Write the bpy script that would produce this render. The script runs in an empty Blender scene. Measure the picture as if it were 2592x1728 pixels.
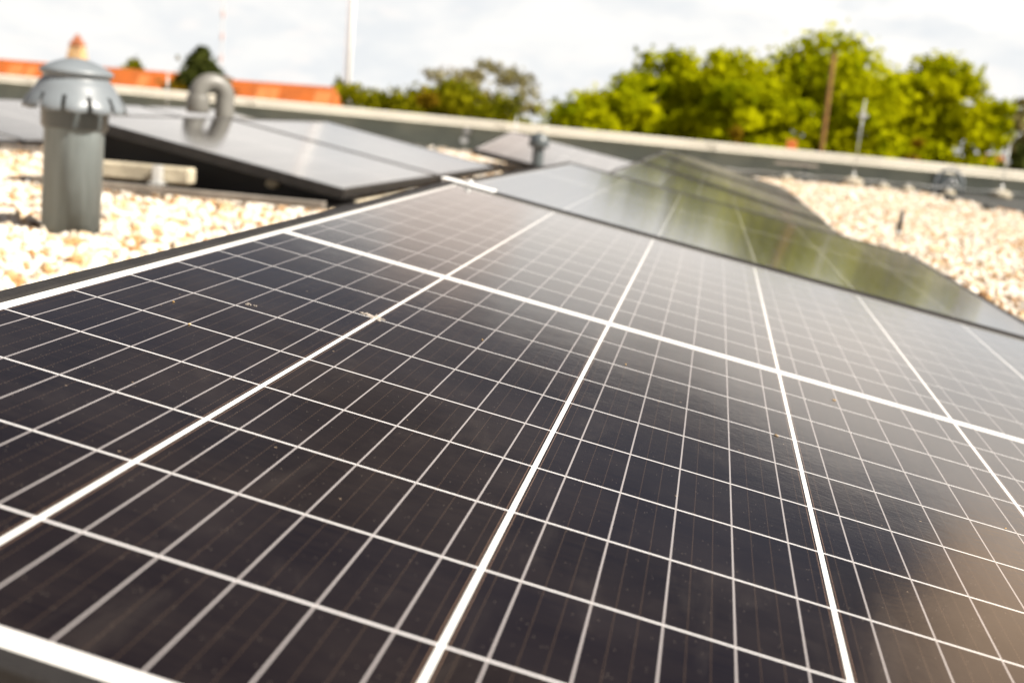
import bpy, math, random
import numpy as np
from mathutils import Vector, Matrix
random.seed(7)
rng = np.random.default_rng(11)
scene = bpy.context.scene
R = math.radians

# ------------------------------------------------------------------ camera
EYE = 0.35
cx_ = Vector((0.98447902, 0.15671992, 0.07899319))
cy_ = -Vector((0.10407399, -0.15890569, -0.98179305))
cz_ = -Vector((-0.14131406, 0.97477579, -0.17274978))
cam_d = bpy.data.cameras.new("camera")
cam = bpy.data.objects.new("camera", cam_d)
scene.collection.objects.link(cam)
m = Matrix((cx_, cy_, cz_)).transposed().to_4x4()
m.translation = Vector((0, 0, EYE))
cam.matrix_world = m
cam_d.sensor_width = 36.0
cam_d.lens = 44.76
cam_d.clip_start = 0.02
cam_d.clip_end = 4000
cam_d.dof.use_dof = True
cam_d.dof.focus_distance = 0.78
cam_d.dof.aperture_fstop = 9.4
cam_d.dof.aperture_blades = 0
scene.camera = cam

# ------------------------------------------------------------------ sky, sun, exposure
SUN_AZ_DIR = Vector((0.945, -0.325, 0)).normalized()
SUN_EL = R(43)
world = bpy.data.worlds.new("World")
scene.world = world
world.use_nodes = True
wt = world.node_tree
wt.nodes.clear()


class NT:
    """tiny node helper"""
    def __init__(s, tree):
        s.t = tree

    def n(s, typ, **kw):
        nd = s.t.nodes.new(typ)
        for k, v in kw.items():
            setattr(nd, k, v)
        return nd

    def lk(s, a, b):
        s.t.links.new(a, b)

    def put(s, sock, v):
        if isinstance(v, bpy.types.NodeSocket):
            s.lk(v, sock)
        else:
            sock.default_value = v

    def m(s, op, a, b=None, c=None, clamp=False):
        nd = s.n('ShaderNodeMath', operation=op, use_clamp=clamp)
        s.put(nd.inputs[0], a)
        if b is not None:
            s.put(nd.inputs[1], b)
        if c is not None:
            s.put(nd.inputs[2], c)
        return nd.outputs[0]

    def mix(s, f, a, b):
        nd = s.n('ShaderNodeMix', data_type='RGBA')
        s.put(nd.inputs[0], f)
        s.put(nd.inputs[6], a)
        s.put(nd.inputs[7], b)
        return nd.outputs[2]

    def noise(s, vec, scale, detail=4, rough=0.55, dist=0.0):
        nd = s.n('ShaderNodeTexNoise')
        if vec is not None:
            s.lk(vec, nd.inputs['Vector'])
        nd.inputs['Scale'].default_value = scale
        nd.inputs['Detail'].default_value = detail
        nd.inputs['Roughness'].default_value = rough
        nd.inputs['Distortion'].default_value = dist
        return nd.outputs[0]

    def ramp(s, fac, a, b, va=0.0, vb=1.0, smooth=True):
        nd = s.n('ShaderNodeMapRange', interpolation_type='SMOOTHSTEP' if smooth else 'LINEAR')
        s.put(nd.inputs[0], fac)
        nd.inputs[1].default_value = a
        nd.inputs[2].default_value = b
        s.put(nd.inputs[3], va)
        s.put(nd.inputs[4], vb)
        return nd.outputs[0]

    def scalevec(s, vec, sc):
        nd = s.n('ShaderNodeMapping')
        s.lk(vec, nd.inputs[0])
        nd.inputs['Scale'].default_value = sc
        return nd.outputs[0]


w = NT(wt)
sky = w.n('ShaderNodeTexSky', sky_type='NISHITA', sun_disc=False)
sky.sun_elevation = SUN_EL
sky.sun_rotation = math.atan2(SUN_AZ_DIR.x, SUN_AZ_DIR.y)
tc = w.n('ShaderNodeTexCoord')
sep = w.n('ShaderNodeSeparateXYZ')
w.lk(tc.outputs['Generated'], sep.inputs[0])
el = sep.outputs[2]
vec = w.scalevec(tc.outputs['Generated'], (1, 1, 2.6))
n1 = w.noise(vec, 9.0, 5, 0.55, 0.3)
n2 = w.noise(vec, 3.1, 4, 0.5, 0.2)
n3 = w.noise(vec, 26.0, 3, 0.5)
skyb = w.n('ShaderNodeVectorMath', operation='SCALE')
w.lk(sky.outputs[0], skyb.inputs[0])
skyb.inputs['Scale'].default_value = 0.04
# cloud bank: bright close to the horizon, thinner and greyer higher up
ragged = w.m('MULTIPLY_ADD', w.m('SUBTRACT', n2, 0.5), 0.06, el)
ragged = w.m('MULTIPLY_ADD', w.m('SUBTRACT', n1, 0.5), 0.10, ragged)
bank = w.ramp(ragged, 0.195, 0.245, 1.0, 0.0)
patch = w.ramp(n1, 0.34, 0.62)
low_col = w.mix(patch, (0.366, 0.376, 0.384, 1), (0.436, 0.430, 0.418, 1))
puff = w.ramp(n3, 0.55, 0.72)
low_col = w.mix(w.m('MULTIPLY', puff, 0.6), low_col, (0.445, 0.425, 0.410, 1))
# bright band added to the cloud bank to lift panel reflections, warmer sunward
should = w.ramp(ragged, 0.080, 0.140)
azw = w.ramp(sep.outputs[0], -0.25, 0.30)
shc = w.mix(azw, (0.54, 0.515, 0.485, 1), (0.64, 0.585, 0.53, 1))
low_col = w.mix(w.m('MULTIPLY', should, w.ramp(n1, 0.25, 0.55, 0.65, 1.0)), low_col, shc)
hi_mask = w.ramp(n2, 0.38, 0.66, 0.45, 0.95)
hi_col = w.mix(hi_mask, skyb.outputs[0], (0.105, 0.090, 0.086, 1))
col = w.mix(bank, hi_col, low_col)


def blob(cur, d, cosr0, cosr1, colr, amt=1.0):
    v = Vector(d).normalized()
    nd = w.n('ShaderNodeVectorMath', operation='DOT_PRODUCT')
    w.lk(tc.outputs['Generated'], nd.inputs[0])
    nd.inputs[1].default_value = v
    dd = w.m('MULTIPLY_ADD', w.m('SUBTRACT', n1, 0.5), 0.012, nd.outputs['Value'])
    f = w.ramp(dd, cosr0, cosr1)
    return w.mix(w.m('MULTIPLY', f, amt), cur, colr)


# warm bright patches added to the sky for the glows in the panel glass
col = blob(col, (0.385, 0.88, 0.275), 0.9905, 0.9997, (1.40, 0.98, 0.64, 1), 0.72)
col = blob(col, (-0.15, 0.974, 0.172), 0.9975, 0.9996, (0.50, 0.40, 0.34, 1), 0.6)
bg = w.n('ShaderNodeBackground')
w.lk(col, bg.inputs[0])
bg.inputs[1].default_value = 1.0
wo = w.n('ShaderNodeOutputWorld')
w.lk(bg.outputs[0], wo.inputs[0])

sun_d = bpy.data.lights.new("sun", 'SUN')
sun_d.energy = 4.6
sun_d.angle = R(0.55)
sun_d.color = (1.0, 0.925, 0.82)
sun = bpy.data.objects.new("sun", sun_d)
scene.collection.objects.link(sun)
sd = Vector((SUN_AZ_DIR.x * math.cos(SUN_EL), SUN_AZ_DIR.y * math.cos(SUN_EL), math.sin(SUN_EL)))
sun.rotation_euler = sd.to_track_quat('Z', 'Y').to_euler()

scene.view_settings.view_transform = 'Standard'
scene.view_settings.look = 'None'
scene.view_settings.exposure = 1.25
scene.view_settings.gamma = 1.0
scene.render.resolution_x = 1024
scene.render.resolution_y = 682
try:
    scene.cycles.max_bounces = 8
    scene.cycles.transparent_max_bounces = 8
except Exception:
    pass


# ------------------------------------------------------------------ helpers
def tag(o, label=None, cat=None, group=None, kind=None):
    if label: o['label'] = label
    if cat: o['category'] = cat
    if group: o['group'] = group
    if kind: o['kind'] = kind
    return o


def empty(name, loc=(0, 0, 0), rot=None):
    o = bpy.data.objects.new(name, None)
    scene.collection.objects.link(o)
    o.empty_display_size = 0.1
    if rot is not None:
        mm = rot.to_4x4()
        mm.translation = Vector(loc)
        o.matrix_world = mm
    else:
        o.location = loc
    return o


class MB:
    def __init__(s):
        s.v = []
        s.f = []
        s.sm = []

    def add(s, vs, fs, smooth=False):
        b = len(s.v)
        s.v += [tuple(v) for v in vs]
        s.f += [tuple(b + i for i in f) for f in fs]
        s.sm += [smooth] * len(fs)
        return s

    def box(s, a, b, M=None, bev=0.0):
        (x0, y0, z0), (x1, y1, z1) = a, b
        if bev <= 0:
            vs = [(x, y, z) for z in (z0, z1) for y in (y0, y1) for x in (x0, x1)]
            fs = [(0, 2, 3, 1), (4, 5, 7, 6), (0, 1, 5, 4), (2, 6, 7, 3), (0, 4, 6, 2), (1, 3, 7, 5)]
        else:
            vs = []
            c = bev
            for sx in (0, 1):
                for sy in (0, 1):
                    for sz in (0, 1):
                        X = x1 if sx else x0; Y = y1 if sy else y0; Z = z1 if sz else z0
                        dx = -c if sx else c; dy = -c if sy else c; dz = -c if sz else c
                        vs += [(X, Y + dy, Z + dz), (X + dx, Y, Z + dz), (X + dx, Y + dy, Z)]
            idx = lambda sx, sy, sz, k: (sx * 4 + sy * 2 + sz) * 3 + k
            fs = []
            for sx in (0, 1):
                q = [idx(sx, 0, 0, 0), idx(sx, 1, 0, 0), idx(sx, 1, 1, 0), idx(sx, 0, 1, 0)]
                fs.append(q if sx else q[::-1])
            for sy in (0, 1):
                q = [idx(0, sy, 0, 1), idx(0, sy, 1, 1), idx(1, sy, 1, 1), idx(1, sy, 0, 1)]
                fs.append(q if sy else q[::-1])
            for sz in (0, 1):
                q = [idx(0, 0, sz, 2), idx(1, 0, sz, 2), idx(1, 1, sz, 2), idx(0, 1, sz, 2)]
                fs.append(q if sz else q[::-1])
            for a_, b_ in ((0, 0), (0, 1), (1, 0), (1, 1)):
                q = [idx(0, a_, b_, 1), idx(1, a_, b_, 1), idx(1, a_, b_, 2), idx(0, a_, b_, 2)]
                fs.append(q)
                q = [idx(a_, 0, b_, 0), idx(a_, 1, b_, 0), idx(a_, 1, b_, 2), idx(a_, 0, b_, 2)]
                fs.append(q)
                q = [idx(a_, b_, 0, 0), idx(a_, b_, 1, 0), idx(a_, b_, 1, 1), idx(a_, b_, 0, 1)]
                fs.append(q)
            for sx in (0, 1):
                for sy in (0, 1):
                    for sz in (0, 1):
                        fs.append([idx(sx, sy, sz, 0), idx(sx, sy, sz, 1), idx(sx, sy, sz, 2)])
        if M is not None:
            vs = [tuple(M @ Vector(v)) for v in vs]
        return s.add(vs, fs)

    def tube(s, pts, rad, seg=16, caps=True):
        pts = [Vector(p) for p in pts]
        if not isinstance(rad, (list, tuple)):
            rad = [rad] * len(pts)
        rings = []
        up = None
        for i, p in enumerate(pts):
            if i == 0: d = pts[1] - pts[0]
            elif i == len(pts) - 1: d = pts[-1] - pts[-2]
            else: d = pts[i + 1] - pts[i - 1]
            d.normalize()
            if up is None:
                up = Vector((1, 0, 0)) if abs(d.x) < 0.8 else Vector((0, 1, 0))
            a = (up - d * up.dot(d)).normalized()
            up = a
            b = d.cross(a)
            rings.append([p + a * math.cos(t) * rad[i] + b * math.sin(t) * rad[i]
                          for t in [2 * math.pi * k / seg for k in range(seg)]])
        vs = [v for r_ in rings for v in r_]
        fs = []
        for i in range(len(rings) - 1):
            for k in range(seg):
                k2 = (k + 1) % seg
                fs.append((i * seg + k, i * seg + k2, (i + 1) * seg + k2, (i + 1) * seg + k))
        s.add(vs, fs, True)
        if caps:
            s.add(rings[0], [tuple(range(seg))[::-1]])
            s.add(rings[-1], [tuple(range(seg))])
        return s

    def lathe(s, prof, seg=48, c=(0, 0)):
        vs = []
        for r_, z_ in prof:
            for k in range(seg):
                t = 2 * math.pi * k / seg
                vs.append((c[0] + r_ * math.cos(t), c[1] + r_ * math.sin(t), z_))
        fs = []
        for i in range(len(prof) - 1):
            for k in range(seg):
                k2 = (k + 1) % seg
                fs.append((i * seg + k, i * seg + k2, (i + 1) * seg + k2, (i + 1) * seg + k))
        return s.add(vs, fs, True)

    def build(s, name, mat, parent=None, fix=True):
        me = bpy.data.meshes.new(name)
        me.from_pydata(s.v, [], s.f)
        me.polygons.foreach_set('use_smooth', s.sm)
        me.update()
        if fix:
            import bmesh
            bm = bmesh.new()
            bm.from_mesh(me)
            bmesh.ops.remove_doubles(bm, verts=bm.verts, dist=1e-6)
            bmesh.ops.recalc_face_normals(bm, faces=bm.faces)
            bm.to_mesh(me)
            bm.free()
        me.materials.append(mat)
        o = bpy.data.objects.new(name, me)
        scene.collection.objects.link(o)
        if parent is not None:
            o.parent = parent
        return o


def mesh_np(name, verts, faces, mat, parent=None, smooth=True, attr=None, attr_name='tint'):
    """verts (N,3), faces (M,k) numpy -> one mesh object"""
    me = bpy.data.meshes.new(name)
    k = faces.shape[1]
    me.vertices.add(len(verts))
    me.vertices.foreach_set('co', verts.astype(np.float32).ravel())
    me.loops.add(faces.size)
    me.loops.foreach_set('vertex_index', faces.astype(np.int32).ravel())
    me.polygons.add(len(faces))
    me.polygons.foreach_set('loop_start', np.arange(0, faces.size, k, dtype=np.int32))
    me.polygons.foreach_set('loop_total', np.full(len(faces), k, dtype=np.int32))
    me.polygons.foreach_set('use_smooth', np.full(len(faces), smooth))
    me.update(calc_edges=True)
    if attr is not None:
        a = me.attributes.new(attr_name, 'FLOAT', 'POINT')
        a.data.foreach_set('value', attr.astype(np.float32))
    me.materials.append(mat)
    o = bpy.data.objects.new(name, me)
    scene.collection.objects.link(o)
    if parent is not None:
        o.parent = parent
    return o


# ------------------------------------------------------------------ materials
def principled(name, color, rough=0.6, metal=0.0, var=0.0, scale=8.0, bump=0.0, bscale=40.0, color2=None, spec=0.5, stretch=None):
    mt = bpy.data.materials.new(name)
    mt.use_nodes = True
    t = NT(mt.node_tree)
    b = mt.node_tree.nodes['Principled BSDF']
    b.inputs['Roughness'].default_value = rough
    b.inputs['Metallic'].default_value = metal
    b.inputs['Specular IOR Level'].default_value = spec
    c1 = tuple(color) + (1,)
    if var > 0 or color2:
        tcn = t.n('ShaderNodeTexCoord')
        nv = t.scalevec(tcn.outputs['Object'], stretch) if stretch else tcn.outputs['Object']
        nz = t.noise(nv, scale, 5, 0.6)
        c2 = tuple(color2) + (1,) if color2 else tuple(c * (1 - var) for c in color) + (1,)
        t.lk(t.mix(t.ramp(nz, 0.35, 0.65), c1, c2), b.inputs['Base Color'])
    else:
        b.inputs['Base Color'].default_value = c1
    if bump > 0:
        tcn = t.n('ShaderNodeTexCoord')
        bp = t.n('ShaderNodeBump')
        bp.inputs['Strength'].default_value = bump
        bp.inputs['Distance'].default_value = 0.01
        t.lk(t.noise(tcn.outputs['Object'], bscale, 4, 0.6), bp.inputs['Height'])
        t.lk(bp.outputs[0], b.inputs['Normal'])
    return mt


PITCH_U, PITCH_V, HU, HV = 0.16125, 0.0812, 0.0792, 0.0397
MID = 0.0172
U0, U1 = -0.0067, 0.9742          # glass area inside the frame
V0, V1 = -0.0125, 1.6574


def solar_glass():
    mt = bpy.data.materials.new("solar_glass")
    mt.use_nodes = True
    mt.node_tree.nodes.clear()
    t = NT(mt.node_tree)
    tcn = t.n('ShaderNodeTexCoord')
    sp = t.n('ShaderNodeSeparateXYZ')
    t.lk(tcn.outputs['Object'], sp.inputs[0])
    u, v = sp.outputs[0], sp.outputs[1]
    # across the strings
    cu = t.m('DIVIDE', u, PITCH_U)
    fu = t.m('SUBTRACT', t.m('FRACT', cu), 0.5)
    du = t.m('MULTIPLY', t.m('ABSOLUTE', fu), PITCH_U)
    inU = t.m('MULTIPLY', t.m('LESS_THAN', du, HU),
              t.m('MULTIPLY', t.m('GREATER_THAN', u, 0.0), t.m('LESS_THAN', u, 6 * PITCH_U)))
    # along the strings, with the wider gap in the middle
    upper = t.m('GREATER_THAN', v, 10 * PITCH_V + MID / 2)
    v2 = t.m('SUBTRACT', v, t.m('MULTIPLY', upper, MID))
    cv = t.m('DIVIDE', v2, PITCH_V)
    fv = t.m('SUBTRACT', t.m('FRACT', cv), 0.5)
    dv = t.m('MULTIPLY', t.m('ABSOLUTE', fv), PITCH_V)
    inmid = t.m('LESS_THAN', t.m('ABSOLUTE', t.m('SUBTRACT', v, 10 * PITCH_V + MID / 2)), MID / 2)
    rangeV = t.m('MULTIPLY', t.m('GREATER_THAN', v, 0.0), t.m('LESS_THAN', v, 20 * PITCH_V + MID))
    inV = t.m('MULTIPLY', t.m('MULTIPLY', t.m('LESS_THAN', dv, HV), rangeV), t.m('SUBTRACT', 1.0, inmid))
    cell = t.m('MULTIPLY', inU, inV)
    # five bright ribbons per cell and fainter dotted lines at the thirds between them
    b = t.m('DIVIDE', t.m('MULTIPLY', fu, PITCH_U), 0.03135)
    db = t.m('MULTIPLY', t.m('ABSOLUTE', t.m('SUBTRACT', b, t.m('ROUND', b))), 0.03135)
    okb = t.m('LESS_THAN', t.m('ABSOLUTE', b), 2.4)
    rib = t.m('MULTIPLY', t.m('MULTIPLY', t.m('LESS_THAN', db, 0.00048), okb), t.m('MULTIPLY', inU, rangeV))
    b3 = t.m('MULTIPLY', b, 3.0)
    d3 = t.m('MULTIPLY', t.m('ABSOLUTE', t.m('SUBTRACT', b3, t.m('ROUND', b3))), 0.01045)
    dots = t.m('GREATER_THAN', t.m('FRACT', t.m('DIVIDE', v, 0.0034)), 0.35)
    thin = t.m('MULTIPLY', t.m('MULTIPLY', t.m('LESS_THAN', d3, 0.00017), dots), cell)
    # a tan hairline just inside each cell's long edge
    edge = t.m('MULTIPLY', t.m('LESS_THAN', t.m('ABSOLUTE', t.m('SUBTRACT', du, HU - 0.0013)), 0.00016), cell)
    # cell colour
    cid = t.n('ShaderNodeCombineXYZ')
    t.lk(t.m('FLOOR', cu), cid.inputs[0])
    t.lk(t.m('FLOOR', cv), cid.inputs[1])
    wn = t.n('ShaderNodeTexWhiteNoise', noise_dimensions='3D')
    t.lk(cid.outputs[0], wn.inputs['Vector'])
    nz = t.noise(tcn.outputs['Object'], 11.0, 5, 0.6)
    streak = t.noise(t.scalevec(tcn.outputs['Object'], (6, 260, 1)), 3.0, 3, 0.6)
    base = t.mix(t.ramp(nz, 0.3, 0.7), (0.0052, 0.0037, 0.0040, 1), (0.0125, 0.0088, 0.0078, 1))
    base = t.mix(t.m('MULTIPLY', wn.outputs[0], 0.55), base, (0.0065, 0.0055, 0.009, 1))
    base = t.mix(t.m('MULTIPLY', t.ramp(streak, 0.4, 0.7), 0.25), base, (0.026, 0.019, 0.016, 1))
    base = t.mix(thin, base, (0.060, 0.040, 0.028, 1))
    base = t.mix(edge, base, (0.16, 0.10, 0.07, 1))
    sheet = t.mix(t.ramp(nz, 0.3, 0.75), (0.74, 0.73, 0.70, 1), (0.66, 0.655, 0.63, 1))
    rowgap = t.m('MULTIPLY', inU, rangeV)
    sheet = t.mix(t.m('MULTIPLY', rowgap, t.m('SUBTRACT', 1.0, inmid)), sheet, (0.54, 0.53, 0.53, 1))
    c = t.mix(cell, sheet, base)
    ribc = t.mix(cell, (0.34, 0.33, 0.32, 1), (0.27, 0.25, 0.25, 1))
    c = t.mix(rib, c, ribc)
    # dust and bird marks on the glass: specks, a few smears
    vor = t.n('ShaderNodeTexVoronoi')
    t.lk(tcn.outputs['Object'], vor.inputs['Vector'])
    vor.inputs['Scale'].default_value = 55.0
    vr = t.n('ShaderNodeTexVoronoi')
    t.lk(tcn.outputs['Object'], vr.inputs['Vector'])
    vr.inputs['Scale'].default_value = 400.0
    speck = t.m('MULTIPLY', t.m('LESS_THAN', vor.outputs['Distance'], 0.045),
                t.m('GREATER_THAN', t.noise(tcn.outputs['Object'], 24.0, 2), 0.57))
    fine = t.m('MULTIPLY', t.m('LESS_THAN', vr.outputs['Distance'], 0.16),
               t.m('GREATER_THAN', t.noise(tcn.outputs['Object'], 160.0, 2), 0.60))
    smn = t.noise(t.scalevec(tcn.outputs['Object'], (1.0, 3.0, 1)), 34.0, 6, 0.75, 0.8)
    smear = t.m('MULTIPLY', t.ramp(smn, 0.70, 0.78), t.ramp(t.noise(tcn.outputs['Object'], 6.0, 2), 0.52, 0.62))
    c = t.mix(t.m('MULTIPLY', fine, 0.22), c, (0.30, 0.25, 0.20, 1))
    c = t.mix(t.m('MULTIPLY', speck, 0.4), c, (0.48, 0.36, 0.24, 1))
    c = t.mix(t.m('MULTIPLY', smear, 0.35), c, (0.42, 0.36, 0.32, 1))
    wm = t.noise(t.scalevec(tcn.outputs['Object'], (5.0, 1.4, 1)), 5.0, 5, 0.62, 0.6)
    c = t.mix(t.ramp(wm, 0.56, 0.74, 0.0, 0.020), c, (0.50, 0.42, 0.35, 1))
    c = t.mix(t.ramp(u, 0.90, 0.972, 0.0, 0.10), c, (0.40, 0.33, 0.26, 1))
    # fine stars in the rolled glass
    dustf = t.ramp(nz, 0.35, 0.8, 0.0, 0.009)
    c = t.mix(dustf, c, (0.5, 0.45, 0.4, 1))
    dif = t.n('ShaderNodeBsdfDiffuse')
    t.lk(c, dif.inputs[0])
    # rippled, anti-reflective front
    rp = t.noise(t.scalevec(tcn.outputs['Object'], (1.0, 1.7, 1)), 150.0, 3, 0.55, 0.2)
    rp2 = t.noise(tcn.outputs['Object'], 22.0, 2, 0.5)
    hgt = t.m('ADD', t.m('MULTIPLY', rp, 0.000060), t.m('MULTIPLY', rp2, 0.00014))
    bp = t.n('ShaderNodeBump')
    bp.inputs['Strength'].default_value = 1.0
    bp.inputs['Distance'].default_value = 1.0
    t.lk(hgt, bp.inputs['Height'])
    gl = t.n('ShaderNodeBsdfGlossy', distribution='MULTI_GGX')
    gl.inputs['Roughness'].default_value = 0.09
    t.lk(bp.outputs[0], gl.inputs['Normal'])
    fr = t.n('ShaderNodeFresnel')
    fr.inputs['IOR'].default_value = 1.46
    fac = t.m('MULTIPLY', t.m('POWER', fr.outputs[0], 1.6), 1.9)
    fac = t.m('MINIMUM', fac, 0.84)
    ms = t.n('ShaderNodeMixShader')
    t.lk(fac, ms.inputs[0])
    t.lk(dif.outputs[0], ms.inputs[1])
    t.lk(gl.outputs[0], ms.inputs[2])
    out = t.n('ShaderNodeOutputMaterial')
    t.lk(ms.outputs[0], out.inputs[0])
    return mt


M_GLASS = solar_glass()
M_FRAME = principled("black_anodised_frame", (0.024, 0.022, 0.021), 0.55, 0.0, 0.3, 30, 0.15, 300, spec=0.22)
M_BACK = principled("panel_backsheet", (0.55, 0.55, 0.54), 0.7, var=0.1)
M_ALU = principled("mill_aluminium", (0.86, 0.86, 0.85), 0.5, 0.15, 0.1, 60, 0.1, 200)
M_RAIL = principled("weathered_aluminium_rail", (0.42, 0.38, 0.33), 0.6, 0.25, 0.35, 14, 0.2, 80)
M_PVC = principled("grey_pvc", (0.175, 0.197, 0.213), 0.40, 0.0, 0.14, 7, 0.06, 60, spec=0.5)
M_PVC_SHAFT = principled("grey_pvc_weathered", (0.215, 0.247, 0.247), 0.5, 0.0, 0.32, 5, 0.1, 40, spec=0.35, stretch=(7, 7, 0.6))
M_PVC_B = principled("beige_grey_pvc", (0.165, 0.160, 0.143), 0.42, 0.0, 0.16, 10, 0.05, 50, spec=0.5)
M_PVC_D = principled("dark_pvc", (0.085, 0.10, 0.105), 0.35, 0.0, 0.2, 9)
M_DARK = principled("dark_recess", (0.012, 0.011, 0.01), 0.8)
M_CONC = principled("concrete", (0.52, 0.46, 0.34), 0.9, 0.0, 0.35, 12, 0.5, 60)
M_COPING = principled("coping_metal", (0.66, 0.62, 0.52), 0.5, 0.0, 0.14, 1.3, 0.15, 6)
M_WALL = principled("bitumen_upstand", (0.29, 0.31, 0.255), 0.85, 0.0, 0.3, 2.5, 0.5, 30, color2=(0.40, 0.41, 0.33))
M_FLASH = principled("bitumen_membrane", (0.035, 0.037, 0.034), 0.8, 0.0, 0.3, 5, 0.5, 50, color2=(0.055, 0.056, 0.05))
M_STEEL = principled("galvanised_steel", (0.62, 0.63, 0.62), 0.42, 0.55, 0.15, 40)
M_RED = principled("red_roof_tiles", (0.47, 0.115, 0.014), 0.85, 0.0, 0.25, 0.9, color2=(0.37, 0.095, 0.014))
M_REDL = principled("pale_roof_strip", (0.50, 0.17, 0.045), 0.7, 0.0, 0.2, 3)
M_RENDER = principled("cream_render", (0.62, 0.42, 0.22), 0.85, 0.0, 0.25, 2, color2=(0.40, 0.22, 0.09))
M_BRICK = principled("old_brick", (0.35, 0.12, 0.05), 0.9, 0.0, 0.3, 3)
M_MASTW = principled("white_mast_paint", (0.74, 0.73, 0.72), 0.6, 0.0, 0.05, 1)
M_MASTR = principled("faded_red_mast_paint", (0.60, 0.44, 0.42), 0.7, 0.0, 0.1, 1)
M_WOOD = principled("brown_timber_pole", (0.17, 0.08, 0.012), 0.9, 0.0, 0.3, 6, 0.3, 20)
M_BARK = principled("bark", (0.12, 0.08, 0.045), 0.9, 0.0, 0.4, 5, 0.4, 12)
M_RUBBER = principled("black_rubber", (0.02, 0.018, 0.017), 0.7)


def leaf_mat(name, ca, cb, trans=0.45, scale=0.9):
    mt = bpy.data.materials.new(name)
    mt.use_nodes = True
    mt.node_tree.nodes.clear()
    t = NT(mt.node_tree)
    at = t.n('ShaderNodeAttribute', attribute_name='tint')
    tcn = t.n('ShaderNodeTexCoord')
    nz = t.noise(tcn.outputs['Object'], scale, 3, 0.5)
    f = t.m('MULTIPLY_ADD', at.outputs['Fac'], 0.7, t.m('MULTIPLY', t.ramp(nz, 0.35, 0.65), 0.3))
    c = t.mix(f, tuple(ca) + (1,), tuple(cb) + (1,))
    d = t.n('ShaderNodeBsdfDiffuse')
    tr = t.n('ShaderNodeBsdfTranslucent')
    t.lk(c, d.inputs[0])
    t.lk(c, tr.inputs[0])
    ms = t.n('ShaderNodeMixShader')
    ms.inputs[0].default_value = trans
    t.lk(d.outputs[0], ms.inputs[1])
    t.lk(tr.outputs[0], ms.inputs[2])
    o = t.n('ShaderNodeOutputMaterial')
    t.lk(ms.outputs[0], o.inputs[0])
    return mt


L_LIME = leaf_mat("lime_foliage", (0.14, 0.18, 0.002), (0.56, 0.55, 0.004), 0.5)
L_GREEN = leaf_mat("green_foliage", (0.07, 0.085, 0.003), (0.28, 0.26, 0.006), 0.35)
L_OLIVE = leaf_mat("olive_foliage", (0.13, 0.12, 0.04), (0.36, 0.31, 0.13), 0.3)
L_DARK = leaf_mat("conifer_foliage", (0.022, 0.032, 0.008), (0.075, 0.085, 0.018), 0.2)
L_RUST = leaf_mat("rusty_foliage", (0.16, 0.10, 0.006), (0.30, 0.19, 0.01), 0.35)


def gravel_mat():
    mt = bpy.data.materials.new("river_gravel")
    mt.use_nodes = True
    t = NT(mt.node_tree)
    b = mt.node_tree.nodes['Principled BSDF']
    b.inputs['Roughness'].default_value = 0.75
    b.inputs['Specular IOR Level'].default_value = 0.35
    at = t.n('ShaderNodeAttribute', attribute_name='tint')
    cr = t.n('ShaderNodeValToRGB')
    e = cr.color_ramp
    e.elements[0].position = 0.0
    e.elements[0].color = (0.11, 0.095, 0.085, 1)
    e.elements[1].position = 1.0
    e.elements[1].color = (0.74, 0.71, 0.66, 1)
    for p, c in ((0.10, (0.34, 0.165, 0.05)), (0.24, (0.50, 0.32, 0.155)), (0.40, (0.59, 0.49, 0.35)), (0.64, (0.66, 0.61, 0.52))):
        x = e.elements.new(p)
        x.color = c + (1,)
    t.lk(at.outputs['Fac'], cr.inputs[0])
    tcn = t.n('ShaderNodeTexCoord')
    nz = t.noise(tcn.outputs['Object'], 90, 4, 0.6)
    c = t.mix(t.ramp(nz, 0.4, 0.8, 0.0, 0.35), cr.outputs[0], (0.42, 0.25, 0.11, 1))
    t.lk(c, b.inputs['Base Color'])
    return mt


def gravel_base_mat():
    mt = bpy.data.materials.new("gravel_bed")
    mt.use_nodes = True
    t = NT(mt.node_tree)
    b = mt.node_tree.nodes['Principled BSDF']
    b.inputs['Roughness'].default_value = 0.9
    tcn = t.n('ShaderNodeTexCoord')
    vo = t.n('ShaderNodeTexVoronoi')
    t.lk(tcn.outputs['Object'], vo.inputs['Vector'])
    vo.inputs['Scale'].default_value = 38
    sc = t.n('ShaderNodeSeparateColor')
    t.lk(vo.outputs['Color'], sc.inputs[0])
    c = t.mix(sc.outputs[0], (0.42, 0.31, 0.20, 1), (0.60, 0.52, 0.43, 1))
    c = t.mix(t.ramp(sc.outputs[1], 0.85, 0.95), c, (0.25, 0.15, 0.08, 1))
    t.lk(c, b.inputs['Base Color'])
    bp = t.n('ShaderNodeBump')
    bp.inputs['Strength'].default_value = 1.0
    bp.inputs['Distance'].default_value = 0.012
    t.lk(t.m('SUBTRACT', 1.0, vo.outputs['Distance']), bp.inputs['Height'])
    t.lk(bp.outputs[0], b.inputs['Normal'])
    return mt


M_GRAVEL = gravel_mat()
M_BED = gravel_base_mat()

# ------------------------------------------------------------------ ground and roof
g = MB().add([(-900, -300, -7.5), (900, -300, -7.5), (900, 1800, -7.5), (-900, 1800, -7.5)], [(0, 1, 2, 3)]) \
    .build('ground', principled("far_ground", (0.10, 0.10, 0.035), 0.95, 0, 0.4, 0.05, color2=(0.16, 0.11, 0.05)))
tag(g, kind='structure')

W0, W1 = Vector((-8.9, 12.58, 0)), Vector((6.4, 11.64, 0))          # parapet line (inner face)
rb = MB()
rb.add([(-11, -4, -0.034), (7.5, -4, -0.034), (7.5, 12.2, -0.034), (-11, 13.2, -0.034)], [(0, 1, 2, 3)])
rf = rb.build('flat_roof', M_BED)
tag(rf, kind='structure')

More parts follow.
